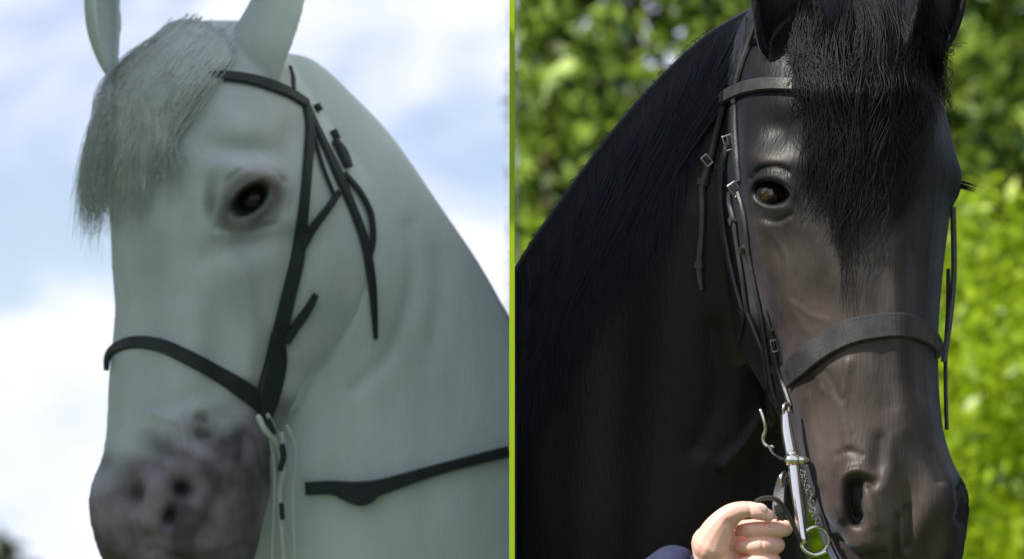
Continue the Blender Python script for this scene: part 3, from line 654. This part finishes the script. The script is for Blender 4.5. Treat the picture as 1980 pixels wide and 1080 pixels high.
V = push(V, Q, [
 ('b', 13, (1492, 312), (54, 24), 8), ('b', 11, (1490, 368), (50, 42), 10), ('b', -12, (1560, 380), (22, 44), 0), ('b', -16, (1500, 245), (32, 32), 0),
 ('b', 14, (1848, 335), (26, 40), 0), ('b', 10, (1850, 375), (14, 30), 0),
 ('l', 8, [(1478, 440), (1500, 520), (1530, 600), (1555, 690)], 24), ('l', -4, [(1560, 470), (1585, 560), (1610, 680)], 24),
 ('l', 7, [(1735, 480), (1738, 600), (1745, 740), (1750, 830)], 26), ('l', -5, [(1700, 520), (1702, 640), (1722, 780)], 18), ('l', -4, [(1775, 500), (1780, 640), (1790, 760)], 18),
 ('b', 20, (1655, 975), (60, 78), 0), ('b', 16, (1845, 965), (34, 55), 0), ('l', -7, [(1702, 850), (1698, 890), (1692, 925)], 14), ('l', 4, [(1722, 850), (1722, 900), (1708, 940)], 14),
 ('b', -16, (1745, 990), (26, 60), 4), ('l', -14, [(1736, 1000), (1732, 1040), (1734, 1080)], 8), ('l', -10, [(1757, 980), (1757, 1060)], 7), ('b', 13, (1793, 985), (26, 62), 10),
 ('b', 11, (1670, 1050), (34, 22), 0), ('l', -12, [(1625, 1040), (1660, 1068), (1705, 1068)], 11), ('l', -6, [(1800, 870), (1806, 900), (1812, 930)], 8),
 ('l', -2, [(1598, 720), (1612, 745), (1628, 772)], 6), ('l', 5, [(1560, 770), (1575, 850), (1590, 930)], 12), ('l', 4, [(1640, 700), (1630, 780), (1640, 860)], 9),
 ('l', 9, [(1400, 900), (1440, 860), (1480, 800)], 14), ('b', 8, (1310, 640), (80, 160), 0), ('l', -9, [(1380, 640), (1385, 760), (1350, 860)], 22), ('l', 7, [(1300, 200), (1200, 380), (1130, 620), (1110, 1100)], 45), ('l', -7, [(1350, 240), (1260, 420), (1200, 680), (1180, 1100)], 45), ('l', 7, [(1330, 420), (1280, 640), (1260, 1100)], 45), ('b', 10, (1040, 960), (40, 240), 0), ('l', 1.5, [(1560, 690), (1588, 750), (1580, 830), (1596, 900)], 6), ('l', 1.5, [(1486, 440), (1520, 500), (1532, 580), (1560, 640)], 6), ('l', 1.2, [(1532, 580), (1570, 610), (1600, 620)], 5), ('l', 1.2, [(1588, 750), (1625, 790), (1650, 860)], 6), ('l', -2.5, [(1620, 880), (1640, 870), (1668, 880)], 6), ('l', -3, [(1600, 1000), (1640, 1030)], 7), ('b', -5, (1500, 480), (30, 40), 20)])
# nostril: comma-shaped opening
V = push(V, Q, [('l', -30, [(1652, 938), (1650, 965), (1652, 990), (1656, 1004)], 15), ('l', -14, [(1655, 932), (1670, 926), (1684, 936)], 8),
                ('l', 7, [(1626, 1000), (1620, 960), (1632, 922), (1660, 908), (1690, 920)], 9), ('l', 9, [(1672, 940), (1686, 975), (1702, 1010)], 10)])
V = push(V, Q, [('l', -26, [(1651, 945), (1650, 970), (1655, 998)], 11)])
V = push(V, Q, [('l', -20, [(1863, 940), (1868, 975), (1862, 1000)], 12)])
# eye
V = push(V, Q, [('b', -36, (1490, 373), (33, 20), 10, 2.3), ('l', 5, [(1456, 366), (1466, 349), (1492, 342), (1520, 352), (1532, 378)], 8), ('l', 1, [(1460, 384), (1478, 402), (1504, 406), (1530, 394)], 8),
                ('l', -7, [(1450, 345), (1470, 326), (1500, 322), (1524, 332)], 5), ('l', -4, [(1476, 422), (1502, 428), (1530, 415)], 5)])
V = push(V, Q, [('b', -14, (1490, 373), (30, 19), 10, 3)])
u, v = V[:, 0], V[:, 1]
z = np.zeros((len(V), 2)); hd = V[:, 2] < 330
z[:, 0] = hd * (0.6 + 0.3 * np.clip((v - 840) / 120, 0, 1)) * np.clip((V[:, 0] - 1400) / 60, 0, 1) * np.clip((v - 290) / 300, 0, 1) * np.clip((1815 + 60 * np.clip((v - 700) / 150, 0, 1) - u) / 60, 0.12, 1)  # brown face; light painted in, fading out up the face and rightwards
eyer = 0.55 * hd * (line(u, v, [(1456, 372), (1464, 350), (1492, 340), (1520, 352), (1530, 385), (1504, 404), (1470, 396)], 12))
z[:, 0] = np.maximum(z[:, 0], hd * 0.9 * blob(u, v, (1490, 305), (34, 16)) * 0.4)  # highlight on the brow ridge painted in
z[:, 1] = 0.7 * np.clip((110 - v) / 30, 0, 1) + eyer
z[:, 1] += hd * np.clip(1.3 * line(u, v, [(1652, 940), (1650, 970), (1655, 1000)], 13) + 1.3 * blob(u, v, (1490, 373), (33, 22), 10, 2.5) + line(u, v, [(1866, 935), (1870, 985), (1864, 1020)], 20) + 1.0 * line(u, v, [(1862, 1010), (1850, 1060), (1830, 1090)], 18) + 0.8 * line(u, v, [(1452, 350), (1470, 333), (1500, 330), (1522, 340)], 8), 0, 1)  # nostrils and eye; shade painted on lid crease and far side of muzzle
cb = to_world([[1500, 1200, 300]], DB)[0]
bh = empty('black_horse', tuple(cb), 'glossy black horse with long wavy forelock, facing the camera before green bushes', 'horse')
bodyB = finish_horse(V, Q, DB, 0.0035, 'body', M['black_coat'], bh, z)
SB = Surf(V, Q, 980, 1900, -60, 1130)
eyeball(np.array([1491.0, 374.0, float(SB(1490, 373, False)) + 1]), 29, DB, bh, (0.15, 0.45, -1), True)
for px_, py_ in ((1868, 352), (1866, 358), (1864, 362)):
    wire([(px_ - 6, py_, 120), (px_ + 8, py_ + 4, 100), (px_ + 20, py_ + 9, 92)], [3, 2, 0.8], 'black_hair', DB, 'eyelash', bh)

# forelock of the black horse
G, RR = [], []
locks = []
for c in range(46):
    aa = (c + rng.random()) / 46
    ln = 245 + 250 * math.exp(-((aa - 0.42) / 0.27) ** 2) + 55 * rng.normal()
    if aa > 0.72: ln = 330 - 260 * (aa - 0.72) + 30 * rng.normal()
    eu = 1546 + 278 * aa ** 0.95 - (34 * math.sin(math.pi * aa)) * (ln / 500) + 10 * rng.normal()
    locks.append((aa, eu, max(170, ln), rng.uniform(0, 6.28), rng.uniform(9, 20), rng.uniform(7, 17)))
for i in range(4600):
    aa, eu, ln, ph, fq, am = locks[rng.integers(0, 46)]
    a = np.clip(aa + 0.05 * rng.normal(), 0, 1)
    rt = np.array([1552 + 240 * a, -45 + 60 * rng.random()])
    fl = rng.random() ** 1.7; ev = ln * (0.38 + 0.66 * fl); sp = rng.normal() * (4 + 16 * (1 - fl))
    e_ = np.array([rt[0] + (eu - rt[0]) * (0.6 + 0.4 * fl) + sp, ev])
    m1 = np.array([rt[0] + (-14 if a < .4 else 22) + 6 * rng.normal(), 90 + 15 * rng.normal()]); m2 = np.array([0.3 * rt[0] + 0.7 * e_[0] + 8 * rng.normal() + (14 if a > .5 else 0), 0.35 * 90 + 0.62 * ev])
    P = catmull([rt, m1, m2, e_], 26); k = np.linspace(0, 1, 26)
    P[:, 0] += am * np.sin(k * fq + ph) * k + 3.0 * np.sin(k * 31 + ph * 2 + rng.random() * 1.2) * k ** 0.5 + 5 * rng.normal() * k
    P[:, 0] += 6 * rng.normal() * k
    w = SB(P[:, 0], P[:, 1]) - 5 - 16 * np.exp(-((P[:, 1] - 172) / 34) ** 2) - (22 + 10 * math.sin(ph * 3)) * rng.random() * np.sin(0.2 + k * 2.9) - 3 * rng.random()
    G.append(np.c_[P, w]); RR.append(rng.uniform(0.6, 1.3))
for i in range(560):
    ex, ey = rng.uniform(1556, 1770), rng.uniform(300, 530); ey = min(ey, 540 - abs(ex - 1670) * 1.3) if ex > 1600 else min(ey, 430)
    P = catmull([(1560 + (ex - 1556) * 0.9, 60), (0.6 * ex + 640 + 12 * rng.normal(), 180), (ex + 14 * rng.normal() + 8, 0.4 * 180 + 0.6 * ey), (ex - 12 + 10 * rng.normal(), ey)], 26); k = np.linspace(0, 1, 26)
    P[:, 0] += rng.uniform(3, 9) * np.sin(k * rng.uniform(12, 22) + rng.uniform(0, 6)) * k
    G.append(np.c_[P, SB(P[:, 0], P[:, 1]) - 6 - 14 * rng.random()]); RR.append(rng.uniform(0.7, 1.2))
strands(G, RR, DB, 'forelock', bh, 'black_hair')
# mane lying on the near side of the neck
G, RR = [], []
cr = catmull([(1440, 26), (1370, 66), (1280, 148), (1180, 262), (1080, 398), (1004, 512), (900, 700)], 300)
for i in range(3000):
    j = rng.integers(0, 299); q = cr[j]; f = j / 299; cl = round(f * 34) / 34
    ln = rng.uniform(180, 640) * (0.75 + 0.4 * f)
    dx = -0.62 + 0.45 * f
    P = catmull([(q[0] + 3, q[1] + 6), (q[0] - 18 + 30 * f, q[1] + ln * .3), (q[0] + dx * ln * .45, q[1] + ln * .68), (q[0] + dx * ln * .55 + 10 * rng.normal(), q[1] + ln)], 16)
    # keep inside the outline of the neck
    k = np.linspace(0, 1, 16); cu = np.interp(P[:, 1], cr[:, 1], cr[:, 0]); P[:, 0] = np.maximum(P[:, 0], cu + 5 + 25 * k * rng.random())
    P[:, 0] += (5 * np.sin(k * 7 + cl * 50)) * k
    P[:, 0] = np.maximum(P[:, 0], 998)
    w = SB(P[:, 0], P[:, 1]) - 2 - (7 + 6 * math.sin(cl * 70)) * rng.random() * np.sin(0.3 + k * 2.6)
    G.append(np.c_[P, w]); RR.append(rng.uniform(1.2, 2.2))
for i in range(150):   # flyaways on the crest
    q = cr[rng.integers(40, 250)]; d = rng.uniform(8, 16)
    P = np.array([(q[0] + 6, q[1] + 8), (q[0] - d * .35, q[1] - d * .35), (q[0] - d * .9, q[1] + d * .2)])
    if P[:, 0].min() > 998: P = catmull(P, 7); G.append(np.c_[P, np.full(7, float(SB(q[0] + 12, q[1] + 14)))]); RR.append(0.8)
strands(G, RR, DB, 'mane', bh, 'black_mane')

# double bridle
bb = empty('bridle', tuple(to_world([[1480, 450, 50]], DB)[0]), 'black leather double bridle with steel buckles and long curb bit on the black horse', 'bridle', 'bridles worn by the two horses')
LE = 'leather'
strap(SB, [(1462, 48), (1450, 85), (1436, 125), (1425, 165), (1420, 200)], [16.8, 21.0, 17.0, 18.0, 16.0], LE, DB, 'crownpiece', bb, 6, 6)
strap(SB, [(1396, 192), (1412, 182), (1440, 170), (1480, 163), (1520, 163), (1560, 166), (1620, 176), (1690, 184), (1730, 190)], 27, LE, DB, 'browband', bb, 8, 12)
strap(SB, [(1421, 205), (1422, 260), (1426, 310), (1430, 352)], [19.6, 21.0, 21.0, 18.2], LE, DB, 'cheekpiece', bb, 6, 6)
strap(SB, [(1408, 276), (1402, 300), (1396, 325), (1394, 370), (1398, 430), (1408, 490), (1422, 550), (1437, 602)], [15.4, 19.6, 16.8, 12.6, 12.6, 14.0, 14.0, 12.6], LE, DB, 'curb_cheekpiece', bb, 6, 10)
strap(SB, [(1412, 372), (1412, 395), (1420, 425), (1426, 470), (1436, 530), (1442, 575), (1446, 606)], [9.8, 12.6, 12.6, 8.4, 8.4, 8.4, 8.4], LE, DB, 'strap', bb, 6, 8)
strap(SB, [(1428, 372), (1436, 400), (1443, 440), (1450, 500), (1462, 560), (1474, 620), (1484, 690), (1493, 745), (1505, 785)], [11.2, 12.6, 14.0, 12.6, 12.6, 14.0, 14.0, 12.6, 11.2], LE, DB, 'snaffle_cheekpiece', bb, 6, 9)
strap(SB, [(1446, 606), (1462, 645), (1477, 685), (1483, 735), (1490, 780)], [12.6, 12.6, 11.2, 11.2, 12.6], LE, DB, 'strap', bb, 6, 10)
strap(SB, [(1480, 598), (1490, 636), (1498, 680), (1506, 718), (1520, 755), (1530, 786)], [9.8, 12.6, 14.0, 14.0, 15.4, 16.8], LE, DB, 'noseband_cheekpiece', bb, 6, 8)
strap(SB, [(1437, 606), (1434, 630), (1427, 664)], [14.0, 12.6, 2.8], LE, DB, 'strap_end', bb, 5, 12)
strap(SB, [(1400, 206), (1388, 250), (1376, 300), (1368, 330), (1360, 352)], [11.2, 11.2, 12.6, 14.0, 14.0], LE, DB, 'throatlatch', bb, 6, 6)
strap(SB, [(1358, 352), (1359, 400), (1357, 450), (1352, 512), (1356, 560)], [12.6, 12.6, 12.6, 14.0, 11.2], LE, DB, 'throatlatch', bb, 6, 6)
strap(SB, [(1488, 780), (1492, 800), (1489, 822)], [22.0, 20.0, 8.4], LE, DB, 'strap_end', bb, 6, 12)
def sw(u_, v_, o_): return float(SB(u_, v_)) - o_
for c, a, wd in (((1396, 322), 6, 30), ((1360, 352), 10, 24), ((1352, 512), 6, 22), ((1420, 426), 20, 22), ((1440, 482), 12, 14), ((1437, 600), 10, 20), ((1492, 640), 10, 16), ((1501, 712), 15, 17), ((1404, 196), 60, 14)):
    keeper(SB, c, 90 + a, 12, wd * 0.95, DB, 'keeper', bb, LE)
buckle((1409, 276), -18, sw(1409, 276, 24), 28, 17, DB, bb); buckle((1367, 310), -40, sw(1367, 310, 22), 20, 13, DB, bb)
buckle((1421, 366), -35, sw(1421, 366, 26), 26, 16, DB, bb); buckle((1497, 668), -12, sw(1497, 668, 18), 22, 12, DB, bb, 1.6)
strap(SB, [(1520, 728), (1550, 700), (1590, 670), (1640, 643), (1690, 631), (1740, 628), (1780, 638), (1806, 660), (1818, 690)], [46, 48, 48, 49, 49, 48, 46, 42, 36], LE, DB, 'noseband', bb, 8, 7)
strap(None, [(1842, 400, 190), (1844, 520, 185), (1838, 600, 170), (1830, 660, 150), (1824, 700, 130)], 12, LE, DB, 'far_cheekpiece', bb, 6, fixed=True, face=(0.6, 0, -1))
strap(None, [(1833, 520, 200), (1832, 600, 180), (1828, 680, 160), (1828, 760, 140), (1830, 830, 120)], 8, LE, DB, 'far_cheekpiece', bb, 6, fixed=True, face=(0.6, 0, -1))
# curb bit
wb = -8
v1, f1 = tube([(1519, 800, wb + 40), (1522, 835, wb + 32), (1530, 880, wb + 15)], [9, 12, 12], 16)
v2, f2 = tube([(1532, 880, wb + 12), (1540, 950, wb - 4), (1552, 1043, wb - 22)], [12, 11.5, 10], 16)
v3, f3 = ellipsoid((1533, 889, wb + 8), (19, 14, 17))
vv, ff = merge([(v1, f1), (v2, f2), (v3, f3)])
bit = link_mesh('curb_bit', to_world(vv, DB), ff, M['steel'], bb)
ring((1520, 790, wb + 40), 11, (1, 0.1, -0.6), 3.5, 'steel', DB, 'bit_ring', bb)
v_, f_ = tube([(1540, 889, wb + 6), (1552, 889, wb + 4), (1560, 890, wb + 20)], [9, 9, 7], 12); link_mesh('bit_boss', to_world(v_, DB), f_, M['steel'], bb)
wire([(1471, 793, 96), (1477, 812, 92), (1480, 830, 92), (1475, 846, 94), (1480, 860, 92), (1494, 863, 88)], 4, 'steel', DB, 'bit_hook', bb)
wire([(1486, 862, 84), (1496, 878, 60), (1510, 886, 30), (1526, 888, 10)], 3.5, 'steel', DB, 'bit_hook', bb)
wire([(1548, 1040, wb - 20), (1553, 1060, wb - 22), (1575, 1072, wb - 20), (1596, 1066, wb - 16)], 4.5, 'steel', DB, 'bit_hook', bb)
ring((1577, 1044, wb - 6), 27, (0.35, 0.2, -1), 4, 'steel', DB, 'rein_ring', bb)
ring((1516, 926, wb + 20), 13, (1, 0, -0.6), 3.5, 'steel', DB, 'snaffle_ring', bb)
for i, (a, b) in enumerate(catmull([(1550, 908), (1556, 930), (1566, 955), (1571, 985), (1581, 1010)], 17)):
    ring((a, b, wb + 18), 6.2, (math.cos(i * 1.7), 0.3, math.sin(i * 1.7) - 0.4), 1.9, 'steel', DB, 'chain_link', bb, 0.7)
strap(None, [(1515, 920, wb + 22), (1508, 950, wb + 15), (1506, 985, wb), (1508, 1000, wb - 6)], [20, 24, 26, 20], LE, DB, 'rein', bb, 6, fixed=True, face=(-0.3, 0, -1))
strap(None, [(1462, 968, -60), (1476, 962, -66), (1500, 964, -66), (1518, 985, -58), (1532, 1010, -48), (1548, 1046, -36)], [8, 9, 10, 10, 9, 9], LE, DB, 'curb_rein', bb, 7, fixed=True)
strap(None, [(1502, 975, -70), (1508, 990, -70), (1516, 1002, -66)], [14, 20, 12], LE, DB, 'keeper', bb, 9, fixed=True)

# ================================================================== HAND of the person holding the reins
hw = -30
pe = empty('person', tuple(to_world([[1250, 1250, hw]], DB)[0]), 'person in a navy sleeve whose fist holds the black horse reins', 'person')
fing = []
for k, (y0, L0, rr) in enumerate([(1020, 1516, 15.5), (1052, 1502, 16), (1084, 1496, 15.5), (1114, 1488, 13.5)]):
    fing.append(tube([(1400, y0 + 4, hw + 40), (1470, y0 - 2, hw + 44), (L0 - 4, y0 - 2, hw + 22), (L0 - 2, y0 + 2, hw - 4), (1475, y0 + 2, hw - 20), (1448, y0 + 3, hw - 16), (1432, y0 + 4, hw)],
                     [rr + 2, rr + 1, rr, rr, rr, rr - 1.5, rr - 4]))
thumb = tube([(1376, 1050, hw - 5), (1392, 1018, hw - 18), (1416, 993, hw - 28), (1444, 984, hw - 36), (1468, 989, hw - 40), (1486, 996, hw - 38)], [38, 30, 22, 16.5, 16, 12])
palm = [tube([(1372, 1050, hw + 14), (1384, 1090, hw + 12), (1388, 1140, hw + 12)], [36, 42, 40]), tube([(1410, 1040, hw + 36), (1420, 1120, hw + 36)], [34, 34]),
        tube([(1384, 1120, hw + 15), (1350, 1190, hw + 25), (1310, 1260, hw + 40)], [44, 40, 38])]
V, Q = remesh(fing + [thumb] + palm, 2.3, 2)
V = push(V, Q, [('l', -4, [(1408, 1010), (1420, 1022), (1436, 1026)], 8), ('l', -2.0, [(1446, 968), (1450, 982), (1450, 996)], 4), ('l', -1.6, [(1480, 1014), (1480, 1034)], 3), ('l', -1.6, [(1474, 1046), (1474, 1068)], 3),
                ('b', 4, (1380, 1080), (30, 36), 0)])
o = fast_mesh('body', to_world(V, DB), Q, M['skin'], pe, True)
e = ellipsoid((1473, 981, hw - 52), (13, 8.5, 4), R(28)); link_mesh('thumbnail', to_world(e[0], DB), e[1], M['nail'], pe)
sv, sf = tube([(1322, 1112, hw + 20), (1290, 1170, hw + 30), (1200, 1300, hw + 60), (1100, 1420, hw + 90)], [58, 62, 70, 78], 28)
sv2, sf2 = tube([(1334, 1086, hw + 18), (1322, 1110, hw + 20)], [50, 55], 24)
V, Q = remesh([tube([(1350, 1118, hw + 20), (1300, 1134, hw + 30), (1180, 1250, hw + 60), (1080, 1380, hw + 90)], [50, 78, 90, 98], 28)], 4, 2)
u_, v_ = V[:, 0], V[:, 1]; N = normals(V, Q); V = V + N * (3.5 * np.sin((u_ + 0.5 * v_) / 16 + np.sin(v_ / 23)))[:, None]
fast_mesh('sleeve', to_world(V, DB), Q, M['navy'], pe, True)
print('built')
